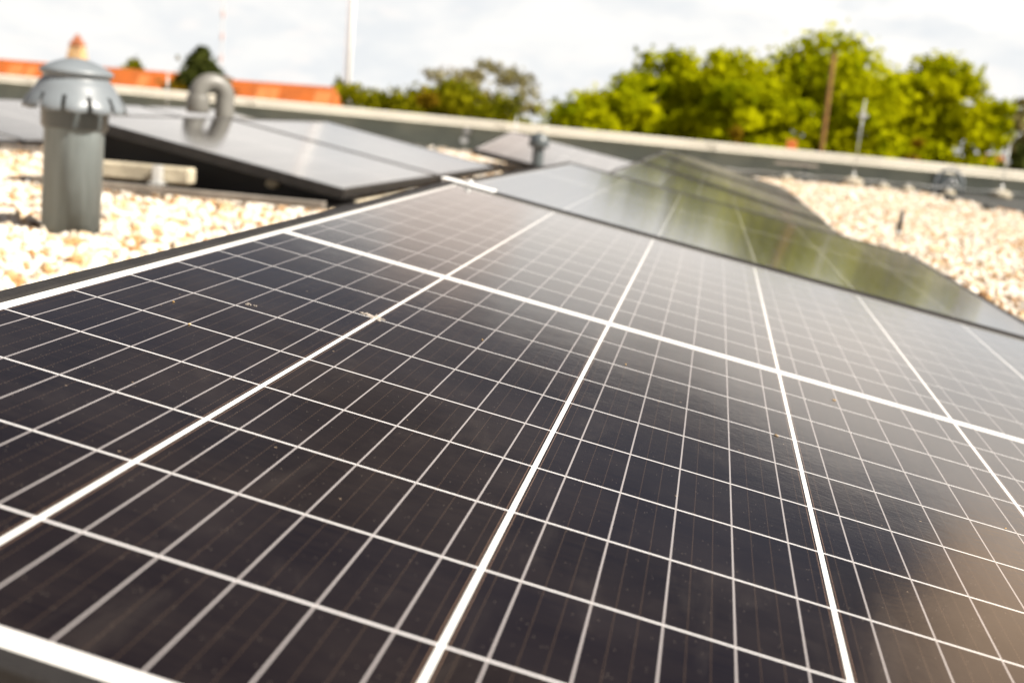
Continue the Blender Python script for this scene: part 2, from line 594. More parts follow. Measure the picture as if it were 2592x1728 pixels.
# stones
ico_v = []
ph = (1 + 5 ** 0.5) / 2
for a, b_ in ((-1, ph), (1, ph), (-1, -ph), (1, -ph)):
    ico_v.append((a, b_, 0))
for a, b_ in ((-1, ph), (1, ph), (-1, -ph), (1, -ph)):
    ico_v.append((0, a, b_))
for a, b_ in ((ph, -1), (ph, 1), (-ph, -1), (-ph, 1)):
    ico_v.append((a, 0, b_))
ico_v = np.array(ico_v, float)
ico_v /= np.linalg.norm(ico_v[0])
ico_f = np.array([(0, 11, 5), (0, 5, 1), (0, 1, 7), (0, 7, 10), (0, 10, 11), (1, 5, 9), (5, 11, 4), (11, 10, 2),
                  (10, 7, 6), (7, 1, 8), (3, 9, 4), (3, 4, 2), (3, 2, 6), (3, 6, 8), (3, 8, 9), (4, 9, 5),
                  (2, 4, 11), (6, 2, 10), (8, 6, 7), (9, 8, 1)])


def subdiv(v, f):
    v = list(map(tuple, v))
    cache = {}
    nf = []

    def mid(i, j):
        k = (min(i, j), max(i, j))
        if k not in cache:
            p = np.array(v[i]) + np.array(v[j])
            p /= np.linalg.norm(p)
            cache[k] = len(v)
            v.append(tuple(p))
        return cache[k]
    for a, b, c in f:
        ab, bc, ca = mid(a, b), mid(b, c), mid(c, a)
        nf += [(a, ab, ca), (b, bc, ab), (c, ca, bc), (ab, bc, ca)]
    return np.array(v), np.array(nf)


ico2_v, ico2_f = subdiv(ico_v, ico_f)


def stones(pts, size, bv, bf):
    n = len(pts)
    k = len(bv)
    V = np.repeat(bv[None], n, 0)
    V = V * (1 + rng.normal(0, 0.15, (n, k, 1)))
    sc = size[:, None] * np.stack([rng.uniform(.75, 1.3, n), rng.uniform(.65, 1.0, n), rng.uniform(.45, .8, n)], 1)
    V = V * sc[:, None, :]
    q = rng.normal(size=(n, 4))
    q[:, 1:3] *= 0.45
    q /= np.linalg.norm(q, axis=1)[:, None]
    a, x, y, z_ = q.T
    RM = np.stack([1 - 2 * (y * y + z_ * z_), 2 * (x * y - a * z_), 2 * (x * z_ + a * y),
                   2 * (x * y + a * z_), 1 - 2 * (x * x + z_ * z_), 2 * (y * z_ - a * x),
                   2 * (x * z_ - a * y), 2 * (y * z_ + a * x), 1 - 2 * (x * x + y * y)], 1).reshape(n, 3, 3)
    V = np.einsum('nij,nkj->nki', RM, V) + pts[:, None, :]
    F = bf[None] + (np.arange(n) * k)[:, None, None]
    tint = np.repeat(rng.beta(1.25, 1.1, n), k)
    return V.reshape(-1, 3), F.reshape(-1, 3), tint


def jitter_grid(x0, x1, y0, y1, step, keep):
    xs = np.arange(x0, x1, step)
    ys = np.arange(y0, y1, step)
    X, Y = np.meshgrid(xs, ys)
    P = np.stack([X.ravel(), Y.ravel(), np.zeros(X.size)], 1)
    P[:, :2] += rng.uniform(-.55, .55, (len(P), 2)) * step
    return P[keep(P)]


parts = []
# near field on the left, two layers
left = lambda P: (P[:, 0] < -0.30) & (P[:, 0] > -0.75 * P[:, 1] + 0.25) & (P[:, 1] < 4.8)
for zz, st in ((-0.020, 0.022), (-0.010, 0.027)):
    P = jitter_grid(-3.4, -0.3, 1.2, 4.8, st, left)
    P[:, 2] = zz + rng.uniform(-.004, .006, len(P))
    parts.append(stones(P, rng.uniform(.009, .0195, len(P)), ico2_v, ico2_f))
# right field
right = lambda P: (P[:, 0] > 0.45) & (P[:, 0] < 0.30 * P[:, 1] + 0.75) & (P[:, 0] < 1.98 - (P[:, 1] - 8.9) * np.where(P[:, 1] > 8.9, .075, .5))
P = jitter_grid(0.4, 3.4, 2.2, 8.6, 0.022, right)
P[:, 2] = rng.uniform(-.020, -.008, len(P))
parts.append(stones(P, rng.uniform(.008, .0165, len(P)), ico_v, ico_f))
P = jitter_grid(0.2, 4.0, 8.6, 12.0, 0.036, lambda P: (P[:, 0] < 1.96 - (P[:, 1] - 8.9) * .075) & (P[:, 1] < 11.45 - 0.06 * P[:, 0]))
P[:, 2] = rng.uniform(-.012, .0, len(P))
parts.append(stones(P, rng.uniform(.012, .022, len(P)), ico_v, ico_f))
# strips further back
P = jitter_grid(-6.0, 0.2, 4.6, 12.2, 0.05, lambda P: (P[:, 0] > -0.62 * P[:, 1]) & ~((P[:, 0] > -2.3) & (P[:, 0] < -1.4) & (P[:, 1] < 8)))
P[:, 2] = rng.uniform(-.02, -.006, len(P))
parts.append(stones(P, rng.uniform(.014, .028, len(P)), ico_v, ico_f))
off = 0
VV, FF, TT = [], [], []
for v_, f_, t_ in parts:
    VV.append(v_); FF.append(f_ + off); TT.append(t_)
    off += len(v_)
gv = mesh_np('gravel', np.concatenate(VV), np.concatenate(FF), M_GRAVEL, smooth=False, attr=np.concatenate(TT))
tag(gv, kind='stuff')

# ------------------------------------------------------------------ parapet
dW = (W1 - W0)
LW = dW.length
ang = math.atan2(dW.y, dW.x)
RW = Matrix.Rotation(ang, 3, 'Z')
par = empty('parapet_wall', W0, RW)
tag(par, 'long low parapet along the far roof edge with cream metal coping over dark green-grey upstand', 'parapet')
TILT = 0.0130


def wz(x):  # top of the coping along the wall
    return 0.385 - x * TILT


SEAMX = 10.85


def wall_piece(x0, x1, y0, y1, zl, zh0, zh1):
    return [(x0, y0, zl), (x1, y0, zl), (x1, y1, zl), (x0, y1, zl),
            (x0, y0, zh0), (x1, y0, zh1), (x1, y1, zh1), (x0, y1, zh0)], \
           [(0, 1, 5, 4), (1, 2, 6, 5), (2, 3, 7, 6), (3, 0, 4, 7), (4, 5, 6, 7), (0, 3, 2, 1)]


TC = 0.060
mb = MB()
mb.add(*wall_piece(0, SEAMX, 0.0, 0.26, -7.5, wz(0) - TC, wz(SEAMX) - TC))
mb.add(*wall_piece(SEAMX + 0.10, LW, 0.0, 0.26, -7.5, wz(SEAMX + .1) - TC, wz(LW) - TC))
mb.add(*wall_piece(SEAMX, SEAMX + 0.10, 0.12, 0.26, -7.5, wz(SEAMX) - TC, wz(SEAMX + .1) - TC))
mb.build('upstand', M_WALL, par)
joints = [0, 1.9, 4.35, 6.9, 8.9, 11.05, 13.2, LW]
mb = MB()
for i in range(len(joints) - 1):
    a, b = joints[i] + 0.006, joints[i + 1] - 0.006
    za, zb = wz(a), wz(b)
    # sloped cap, front fascia with a drip edge
    vs, fs = [], []
    prof = [(-0.07, -TC - 0.012), (-0.055, -TC), (-0.05, -0.012), (-0.035, 0.0), (0.32, 0.002), (0.33, -0.09), (0.31, -0.09), (-0.03, -TC)]
    for xx, z_ in ((a, za), (b, zb)):
        for yy, dz in prof:
            vs.append((xx, yy, z_ + dz))
    k = len(prof)
    for q in range(k):
        fs.append((q, (q + 1) % k, k + (q + 1) % k, k + q))
    fs.append(tuple(range(k))); fs.append(tuple(range(k, 2 * k)))
    mb.add(vs, fs)
for j in joints[1:-1]:
    z_ = wz(j)
    mb.box((j - 0.05, -0.057, z_ - TC + 0.01), (j + 0.05, -0.052, z_ - 0.012))
mb.build('coping', M_COPING, par)
# bitumen membrane turned up from the roof
fl = MB().add([(-8.6, 11.85, 0.004), (1.2, 11.45, 0.004), (1.85, 10.2, 0.004), (1.98, 8.9, 0.004), (2.4, 8.1, 0.004), (7.0, 5.2, 0.004),
               (7.2, 11.6, 0.004), (-8.6, 12.56, 0.004)],
              [(0, 1, 2, 3, 4, 5, 6, 7)]).build('roof_membrane', M_FLASH)
tag(fl, kind='structure')


# ------------------------------------------------------------------ solar panels
def make_panel(name, origin, U, V, width_scale=1.0, length_scale=1.0):
    U = Vector(U).normalized()
    N = U.cross(Vector(V)).normalized()
    V = N.cross(U).normalized()
    rot = Matrix((U, V, N)).transposed()
    root = empty(name, origin, rot)
    if width_scale != 1.0 or length_scale != 1.0:
        root.scale = (width_scale, length_scale, 1)
    # glass laminate: top sheet with real thickness
    glass = MB().box((U0 + .0002, V0 + .0002, -0.005), (U1 - .0002, V1 - .0002, -0.0010)).build('glass', M_GLASS, root)
    back = MB().box((U0 + .003, V0 + .003, -0.0075), (U1 - .003, V1 - .003, -0.0055)).build('backsheet', M_BACK, root)
    o0, o1, p0, p1 = U0 - 0.011, U1 + 0.011, V0 - 0.011, V1 + 0.011
    fr = MB()
    c = 0.0012
    T, B = 0.0012, -0.0345

    def lip(a, b):  # rail with bevelled top
        fr.box(a, b, bev=0.0009)
    lip((o0, p0, B), (U0, p1, T))
    lip((U1, p0, B), (o1, p1, T))
    lip((U0 + .0001, p0, B), (U1 - .0001, V0, T - .0001))
    lip((U0 + .0001, V1, B), (U1 - .0001, p1, T - .0001))
    # return flange under the module
    fr.box((U0, V0, B), (U0 + 0.022, V1, B + 0.002))
    fr.box((U1 - 0.022, V0, B), (U1, V1, B + 0.002))
    fr.build('frame', M_FRAME, root)
    jb = MB().box((0.43, 0.79, -0.028), (0.53, 0.86, -0.008), bev=0.004)
    jb.tube([(0.44, 0.82, -0.02), (0.30, 0.78, -0.03), (0.2, 0.60, -0.031), (0.22, 0.4, -0.028)], 0.003, 6)
    jb.build('junction_box', M_RUBBER, root)
    return root


def splash(root, u, v, L, Wd, n, seed):
    rg = np.random.default_rng(seed)
    b = MB()
    for i in range(n):
        a, c = rg.normal(0, L * .42), rg.normal(0, Wd * .42)
        ln, wd = rg.uniform(.2, 1.0) * L * .22, rg.uniform(.3, 1.0) * Wd * .2
        k = 7
        ang0 = rg.normal(0, .35)
        top_, bot_ = [], []
        for q in range(k):
            t_ = 2 * math.pi * q / k
            r_ = rg.uniform(.6, 1.25)
            x_, y_ = ln * math.cos(t_) * r_, wd * math.sin(t_) * r_
            X_ = u + a + x_ * math.cos(ang0) - y_ * math.sin(ang0)
            Y_ = v + c + x_ * math.sin(ang0) + y_ * math.cos(ang0)
            top_.append((X_, Y_, -0.0005 + i * 1e-6)); bot_.append((X_, Y_, -0.00095))
        b.add(top_ + bot_, [tuple(range(k))] + [(q, (q + 1) % k, k + (q + 1) % k, k + q) for q in range(k)])
    o = b.build('bird_dropping', M_SPLASH, root, fix=False)
    return o


M_SPLASH = principled("dried_dropping", (0.42, 0.37, 0.32), 0.9, 0.0, 0.3, 300)
M_CRUMB = principled("ochre_crumb", (0.55, 0.34, 0.12), 0.9, 0.0, 0.3, 300)
grp_near = 'solar modules of the foreground row'
P1O = Vector((-0.39732594, 0.35199519, 0.21422003))
U_ = (0.98436361, 0.00257915, -0.17612958)
V_ = (0, 0.99989, 0.01464)
p = make_panel('solar_panel', P1O, U_, V_)
tag(p, 'closest solar panel filling the lower photo, its white cell grid and ribbons in sharp focus', 'solar panel', grp_near)
splash(p, 0.157, 0.573, 0.0095, 0.0075, 30, 3)
splash(p, 0.088, 0.500, 0.008, 0.003, 6, 5)
for k_, (u_, v_) in enumerate(((0.052, 0.447), (0.082, 0.405), (0.47, 0.565), (0.62, 0.49), (0.24, 0.60), (0.53, 0.76), (0.35, 0.66))):
    c_ = MB()
    lv_ = ico_v * np.array([0.0012 + .0006 * (k_ % 3), 0.0005, 0.0004])
    ca_, sa_ = math.cos(k_ * 1.3), math.sin(k_ * 1.3)
    c_.add([(a[0] * ca_ - a[1] * sa_ + u_, a[0] * sa_ + a[1] * ca_ + v_, a[2] - 0.0005) for a in lv_], [tuple(int(i) for i in f) for f in ico_f], True)
    c_.build('dirt_crumb', M_CRUMB, p, fix=False)
p = make_panel('solar_panel', (-0.393, 2.063, 0.237), (0.9846, 0.0026, -0.1745), (0, 1, -0.004))
tag(p, 'second solar panel in line, just past the silver clamp, mirroring the green trees', 'solar panel', grp_near)
labs = ['narrow grazing solar panel right behind the tree-mirroring one',
        'middle one of the three flat streaked panels receding beside the right gravel',
        'farthest streaked solar panel of the foreground row, peaking against the parapet']
y = 3.83
for i in range(3):
    p = make_panel('solar_panel', (-0.30, y, 0.205 + 0.004 * i), (0.8, 0, -0.19), (0, 1, 0.0), 0.83)
    tag(p, labs[i], 'solar panel', grp_near)
    y += 1.72
labs = ['large pale solar panel left of centre whose black gable edge overhangs the dark gap',
        'pale solar panel behind the overhanging one, ending before the small dome vent']
for i, y in enumerate((4.135, 5.635)):
    p = make_panel('solar_panel', (-2.168, y, 0.240), (0.985, 0, -0.172), (0, 1, 0), 1.0, 0.87)
    tag(p, labs[i], 'solar panel', 'solar modules of the middle row')
labs = ['solar panel at the left picture edge behind the big vent pipe',
        'second solar panel of the far left row, behind the vent pipe cap',
        'third solar panel of the far left row, behind the curved gooseneck pipe',
        'last solar panel of the far left row, closest to the parapet']
for i, y in enumerate((4.45, 6.17, 7.89, 9.61)):
    p = make_panel('solar_panel', (-4.46, y, 0.205), (0.985, 0, -0.172), (0, 1, 0))
    tag(p, labs[i], 'solar panel', 'solar modules of the far left row')
p = make_panel('solar_panel', (-1.477, 7.97, 0.135), (0.985, 0.03, -0.165), (0.10, 1, 0.045))
tag(p, 'lone small solar panel with a black shadow gap under it, beside the dome vent', 'solar panel')


# ------------------------------------------------------------------ mounting hardware
def clamp(x, y, z, L, rotU, label):
    rot = Matrix((Vector(rotU).normalized(), Vector((0, 1, 0)), Vector(rotU).normalized().cross(Vector((0, 1, 0))))).transposed()
    r = empty('module_clamp', (x, y, z), rot)
    tag(r, label, 'clamp')
    MB().box((0, -0.019, 0.0035), (L, 0.017, 0.0065), bev=0.0012).build('clamp_plate', M_ALU, r)
    MB().box((0.0, -0.006, -0.03), (L, 0.006, 0.0034)).build('clamp_web', M_ALU, r)
    b = MB()
    b.lathe([(0.0, 0.0125), (0.0055, 0.0125), (0.0065, 0.011), (0.0065, 0.0066), (0, 0.0066)], 12, (L * 0.5, 0))
    b.build('bolt', M_STEEL, r)
    return r


clamp(-0.430, 2.037, 0.2405, 0.088, (0.985, 0, -0.172), 'bright silver clamp bridging the two nearest solar panels at their raised corner')


def rail(x0, x1, y, z, label):
    r = MB()
    r.box((x0, y - 0.018, z), (x1, y + 0.018, z + 0.004))
    r.box((x0, y - 0.018, z + 0.0042), (x1, y - 0.015, z + 0.018))
    r.box((x0, y + 0.015, z + 0.0042), (x1, y + 0.018, z + 0.018))
    r.box((x0, y - 0.022, z + 0.0182), (x1, y + 0.022, z + 0.022))
    o = r.build('base_rail', M_RAIL, None)
    tag(o, label, 'rail')
    return o


rail(-2.22, -1.22, 3.97, 0.012, 'weathered metal rail lying on the gravel right of the big vent pipe')
rail(-3.3, -1.30, 5.6, 0.012, 'metal rail in the dark under the overhanging panel')
blk = MB().box((-2.20, 4.035, 0.044), (-1.71, 4.10, 0.098), bev=0.006).build('ballast_beam', M_CONC)
er = MB().box((-1.168, 4.14, 0.0), (-1.150, 7.10, 0.036), bev=0.003).build('edge_rail', M_CONC)
tag(er, 'pale metal strip along the low right edge of the middle panel row', 'edge rail')
tag(blk, 'long pale concrete beam in the gap behind the vent pipe, under the black panel edge', 'concrete beam')
sl = MB()
sl.box((-1.825, 4.004, 0.010), (-1.795, 4.032, 0.10), bev=0.003)
sl.box((-1.835, 3.995, 0.040), (-1.785, 4.034, 0.045))
s_ = sl.build('support_leg', M_STEEL)
tag(s_, 'short upright silver post standing on the rail in front of the concrete beam', 'support post')
lump = MB()
lv = ico2_v * np.array([0.026, 0.02, 0.016]) + np.array([-1.498, 4.26, 0.057])
lump.add([tuple(a) for a in lv], [tuple(int(i) for i in f) for f in ico2_f], True)
lo = lump.build('cable_clip', M_CONC)
tag(lo, 'small cream knob glowing in the dark gap under the overhanging panel', 'cable clip')
wd = MB()
for yy in (4.4, 5.6, 7.0):
    wd.box((-2.24, yy, 0.0), (-2.205, yy + 0.04, 0.17))
wd.box((-2.20, 4.16, 0.01), (-2.195, 7.1, 0.185))  # added sheet, shuts light out from under the row
o = wd.build('shade_baffle', M_RAIL)
tag(o, 'low metal sheet added at the back of the middle panel row to keep its underside dark', 'shade baffle')
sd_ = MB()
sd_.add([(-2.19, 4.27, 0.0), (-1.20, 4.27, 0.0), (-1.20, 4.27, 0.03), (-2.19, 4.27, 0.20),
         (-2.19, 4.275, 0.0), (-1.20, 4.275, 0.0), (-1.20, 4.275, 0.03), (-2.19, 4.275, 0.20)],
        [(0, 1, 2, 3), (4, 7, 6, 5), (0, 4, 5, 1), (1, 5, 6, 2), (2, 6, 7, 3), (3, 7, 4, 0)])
o = sd_.build('shade_plate', M_RUBBER)  # added black plate, makes the shade below the panel edge read black
tag(o, 'black plate added under the gable edge of the overhanging panel to deepen the shade', 'shade plate')
mt_ = MB().box((-2.4, 4.10, -0.001), (-1.15, 4.262, 0.011)).build('shade_mat', M_RUBBER)  # black sheet added so the shaded gravel here reads black
tag(mt_, 'black sheet added on the roof behind the weathered rail to deepen the shade', 'mat')
o = MB().box((-4.50, 4.5, 0.01), (-4.495, 11.2, 0.165)).build('shade_baffle', M_RAIL)  # same kind of added sheet, blocks light behind this row
tag(o, 'added metal sheet closing the back of the far left panel row against light', 'shade baffle')
for i, (xx, yy, lab) in enumerate(((-2.0, 5.36, 'concrete ballast slab deep under the middle panel row'),
                                   (-3.9, 5.9, 'concrete ballast slab under the far left panel row'),
                                   (0.1, 2.02, 'concrete ballast slab under the joint of the two nearest panels'))):
    o = MB().box((xx, yy, 0.0), (xx + 0.3, yy + 0.3, 0.05), bev=0.006).build('ballast_slab', M_CONC)
    tag(o, lab, 'ballast slab')
# brackets and stones seen behind the second module
o = MB().box((-0.46, 3.86, 0.19), (-0.34, 3.90, 0.205), bev=0.002).box((-0.41, 3.87, 0.0), (-0.38, 3.89, 0.19)) \
    .build('row_end_bracket', M_ALU)
tag(o, 'pale metal bracket at the far raised corner of the tree-mirroring panel', 'bracket')


# ------------------------------------------------------------------ vent pipes
def big_vent(loc):
    r = empty('roof_vent_pipe', loc)
    tag(r, 'large grey plastic vent pipe with notched mushroom cap rising from the gravel at left', 'vent pipe')
    s = MB()
    R0, R1 = 0.0685, 0.0725
    s.lathe([(0.0, -0.02), (R0, -0.02), (R0, 0.235), (R0 + 0.001, 0.237), (R1, 0.243), (R1, 0.30), (R1 - .004, 0.301), (R1 - .004, 0.28), (0, 0.28)], 64)
    s.build('pipe_shaft', M_PVC_SHAFT, r)
    # cap: outer shell as lathe with slots cut into the skirt
    seg = 132
    nslot = 12
    prof = [(0.0, 0.405), (0.016, 0.4045), (0.030, 0.402), (0.052, 0.394), (0.074, 0.383), (0.0835, 0.376), (0.0840, 0.371), (0.0815, 0.367),
            (0.0765, 0.3655), (0.0755, 0.360), (0.0765, 0.3545), (0.0805, 0.352), (0.086, 0.345), (0.093, 0.334), (0.1015, 0.321),
            (0.1085, 0.312), (0.1150, 0.300), (0.1180, 0.287)]
    inner = [(r_ - 0.003, z_ - 0.002) for r_, z_ in prof[11:]]
    vs, fs = [], []
    full = prof + inner[::-1]

    def slotted(k):
        ph_ = (k / seg * nslot) % 1.0
        return ph_ < 0.14
    for i, (r_, z_) in enumerate(full):
        for k in range(seg):
            t = 2 * math.pi * k / seg
            ph_ = (k / seg * nslot) % 1.0
            # each flap bulges a little between the slots
            low = max(0.0, min(1.0, (0.335 - z_) / 0.045))
            bul = math.sin(math.pi * max(0, (ph_ - .14) / .86)) if ph_ > .14 else 0
            rr = r_ + low * (0.004 * bul - 0.002)
            zz = z_ - low * 0.003 * bul
            vs.append((rr * math.cos(t), rr * math.sin(t), zz))
    i_cut = 14
    nP = len(full)
    for i in range(nP - 1):
        for k in range(seg):
            k2 = (k + 1) % seg
            ri = full[i][1]
            if slotted(k) and (i >= i_cut and i < nP - 1 - (i_cut - 11) - 0) and full[i][1] < 0.336 and full[i + 1][1] < 0.336:
                continue
            fs.append((i * seg + k, i * seg + k2, (i + 1) * seg + k2, (i + 1) * seg + k))
    c = MB().add(vs, fs, True)
    c.build('cap', M_PVC, r)
    # inner collar that carries the cap, its dark colour standing for the cap's shadow
    MB().lathe([(0.0815, 0.349), (0.080, 0.330), (0.0775, 0.300), (0.0765, 0.245), (0.0745, 0.243), (0.0745, 0.300)], 64).build('collar', M_PVC_D, r)
    r.rotation_euler = (R(0.5), R(1.3), R(11))
    return r


big_vent((-1.508, 2.865, 0.0))


def goose(loc, rz):
    r = empty('gooseneck_vent', loc, Matrix.Rotation(rz, 3, 'Z'))
    tag(r, 'curved grey gooseneck vent pipe with open mouth facing down behind the pale panels', 'vent pipe')
    pts = [(0, 0, -0.02), (0, 0, 0.15), (0, 0, 0.28), (0, 0, 0.335)]
    RR = 0.062
    for k in range(1, 15):
        a = math.pi * k / 14
        pts.append((-RR + RR * math.cos(a), 0, 0.335 + RR * math.sin(a)))
    pts.append((-2 * RR, 0, 0.315))
    s = MB()
    s.tube(pts, 0.0435, 24, caps=False)
    s.build('bent_pipe', M_PVC_B, r)
    m_ = MB()
    m_.lathe([(0.0445, 0.335), (0.050, 0.333), (0.052, 0.325), (0.052, 0.262), (0.050, 0.255), (0.043, 0.255), (0.039, 0.26), (0.039, 0.335)], 28, (-2 * RR, 0))
    m_.build('mouth_socket', M_PVC_B, r)
    m_ = MB()
    m_.lathe([(0.0405, 0.15), (0.045, 0.155), (0.045, 0.20), (0.0405, 0.205)], 28)
    m_.build('pipe_collar', M_PVC_B, r)
    return r


goose((-2.26, 5.72, 0.0), R(38))

r = empty('dome_vent', (-1.092, 8.016, 0))
tag(r, 'small dark grey dome-capped roof vent in front of the lone small solar panel', 'vent')
MB().lathe([(0.0, 0.27), (0.02, 0.268), (0.042, 0.257), (0.058, 0.237), (0.064, 0.212), (0.064, 0.185), (0.058, 0.176), (0.03, 0.176)], 32).build('dome_cap', M_PVC_D, r)
MB().lathe([(0.036, 0.185), (0.036, -0.01)], 32).build('pipe_shaft', M_PVC_D, r)


# ------------------------------------------------------------------ lightning rods and small roof bits
def rod(x, y, top, lean, label, knob=None):
    r = empty('lightning_rod', (x, y, 0))
    tag(r, label, 'lightning rod', 'thin lightning rods along the parapet')
    MB().tube([(0, 0, 0.05), (lean, 0, top)], 0.0048, 8).build('rod', M_STEEL, r)
    MB().lathe([(0.0, 0.075), (0.05, 0.07), (0.085, 0.055), (0.09, 0.0), (0, 0)], 24).build('concrete_foot', M_CONC, r)
    MB().lathe([(0.0, 0.115), (0.014, 0.11), (0.016, 0.07), (0, 0.07)], 12).build('rod_socket', M_STEEL, r)
    if knob:
        k = MB()
        k.box((-0.035 + lean * knob / top, -0.008, knob - 0.014), (0.040 + lean * knob / top, 0.008, knob + 0.014), bev=0.003)
        k.box((-0.012 + lean * knob / top, -0.018, knob - 0.035), (0.012 + lean * knob / top, 0.018, knob + 0.04), bev=0.003)
        k.build('cross_clamp', M_STEEL, r)
    return r


rod(1.20, 11.40, 0.735, 0.02, 'thin lightning rod with a cross clamp, before the tall trees on the right', 0.60)
rod(-5.20, 11.7, 0.55, 0.0, 'faint thin lightning rod between the vent cap and the conifer')
rod(-1.78, 11.45, 0.37, 0.0, 'short faint lightning rod behind the small dome vent')
rod(2.42, 11.35, 0.46, 0.015, 'faint lightning rod near the right picture edge')

# conductor run on small holders
cw = MB()
pp = []
for k in range(40):
    xx = -0.3 + k * 0.085
    pp.append((xx, 11.15 - 0.03 * xx + 0.02 * math.sin(k), 0.062 + 0.006 * math.sin(k * 1.7)))
cw.tube(pp, 0.005, 6)
o = cw.build('lightning_conductor', M_STEEL)
tag(o, 'thin metal conductor wire running along the foot of the parapet', 'wire')
hl = ['leftmost small round conductor holder at the parapet foot', 'conductor holder left of the cross-clamped rod',
      'conductor holder just right of the cross-clamped rod', 'conductor holder midway along the parapet foot at right',
      'conductor holder nearest the dark cable loop']
for (xx, lab) in zip((-0.1, 0.62, 1.42, 1.62, 1.95), hl):
    rr = empty('conductor_holder', (xx, 11.14 - 0.03 * xx, 0))
    tag(rr, lab, 'conductor holder', 'conductor holders at the parapet foot')
    MB().lathe([(0, 0.045), (0.03, 0.043), (0.05, 0.03), (0.06, 0.0), (0, 0)], 16).build('holder_base', M_CONC, rr)
    MB().box((-0.012, -0.02, 0.043), (0.012, 0.02, 0.075), bev=0.003).build('holder_clip', M_STEEL, rr)
# two discs on the wall, left of centre
for k, (xx, zz, lab) in enumerate(((-2.36, 0.19, 'upper of two round grey discs fixed on the parapet near the middle'),
                                   (-2.38, 0.10, 'lower of two round grey discs fixed on the parapet near the middle'))):
    yy = 11.64 + (W0.x - xx) * 0.0 + (12.58 - 11.64) * (6.4 - xx) / 15.3 - 0.006
    d = MB()
    d.tube([(0, 0.004, 0), (0, -0.03, 0)], [0.042, 0.038], 20)
    o = d.build('wall_disc', M_STEEL)
    o.location = (xx, yy, zz)
    tag(o, lab, 'wall disc')

# small post with a cross bar by the wall
r = empty('pipe_bracket', (0.78, 11.3, 0))
tag(r, 'small post carrying a pale horizontal bar at the wall foot, left of the cross-clamped rod', 'bracket')
MB().box((-0.012, -0.012, 0), (0.012, 0.012, 0.16), bev=0.003).build('post', M_PVC_D, r)
MB().box((-0.26, -0.03, 0.135), (0.10, -0.0125, 0.155), bev=0.003).build('bar', M_RAIL, r)

# dark cable loop / drain beside the seam
r = empty('drain_guard', (1.98, 11.30, 0.0))
tag(r, 'dark rounded drain guard with a shiny rim against the parapet, beside its vertical seam', 'drain guard')
pts = [(0.115 * math.cos(a), 0, 0.10 + 0.105 * math.sin(a)) for a in [math.pi * k / 16 for k in range(17)]]
pts = [(0.115, 0, 0.0)] + pts + [(-0.115, 0, 0.0)]
MB().tube(pts, 0.012, 12).build('rim', M_PVC, r)
MB().box((-0.10, 0.01, 0.0), (0.10, 0.12, 0.15), bev=0.03).build('body', M_PVC_D, r)
MB().tube([(-0.09, -0.01, 0.02), (0.02, -0.02, 0.13), (0.09, -0.01, 0.05)], 0.008, 8).build('strap', M_STEEL, r)

# little stake in the right gravel
r = empty('marker_stake', (0.782, 5.45, 0))
tag(r, 'little dark stake leaning in the right gravel field', 'stake')
MB().tube([(0, 0, 0.0), (0.003, 0.01, 0.045), (0.010, 0.02, 0.10)], [0.012, 0.011, 0.007], 8).build('spike', M_RUBBER, r)
MB().tube([(0.010, 0.02, 0.10), (0.022, 0.03, 0.145)], 0.002, 6).build('wire_tip', M_STEEL, r)
MB().lathe([(0, 0.016), (0.010, 0.014), (0.012, 0.0), (0, 0)], 10).build('foot', M_STEEL, r)

# loose lumps on the membrane at the right
lab = ['grey mortar lump lying on the roof nearest the right picture edge', 'grey mortar lump lying left of the rightmost lump',
       'small grey mortar lump closest to the dark drain guard']
for i, (px_, py_) in enumerate(((1.92, 8.05), (1.80, 8.75), (1.72, 9.7))):
    v = ico2_v * np.array([0.05, 0.04, 0.022]) * (1 + rng.normal(0, .12, (len(ico2_v), 1)))
    o = MB().add([tuple(a) for a in v], [tuple(int(k) for k in f) for f in ico2_f], True).build('mortar_lump', M_FLASH)
    o.location = (px_, py_, 0.018)
    tag(o, lab[i], 'mortar lump', 'mortar lumps on the right gravel')


# ------------------------------------------------------------------ trees
def leaves(centers, radii, n_per, size, flat=1.0):
    """many small leaf quads spread in and over each clump"""
    Vs, Ts = [], []
    for c, rd, n in zip(centers, radii, n_per):
        n = int(n)
        d = rng.normal(size=(n, 3))
        d /= np.linalg.norm(d, axis=1)[:, None]
        rr = rng.uniform(0.15, 1.0, n) ** 0.55 * rng.choice([1.0, 1.0, 1.0, 1.45], n)
        pos = np.array(c) + d * (rr * 1.0)[:, None] * np.array(rd)
        nrm = d * 0.7 + rng.normal(size=(n, 3)) * 0.6
        nrm /= np.linalg.norm(nrm, axis=1)[:, None]
        a = np.cross(nrm, rng.normal(size=(n, 3)))
        a /= np.linalg.norm(a, axis=1)[:, None]
        b = np.cross(nrm, a)
        s = size * rng.uniform(0.6, 1.4, n)[:, None]
        q = np.stack([pos - a * s, pos - b * s * 0.62, pos + a * s, pos + b * s * 0.62], 1)
        Vs.append(q.reshape(-1, 3))
        base = rng.uniform(0.1, 0.9)
        Ts.append(np.repeat(np.clip(base + rng.normal(0, .22, n), 0, 1), 4))
    V = np.concatenate(Vs)
    F = np.arange(len(V)).reshape(-1, 4)
    return V, F, np.concatenate(Ts)


GZ = -7.5


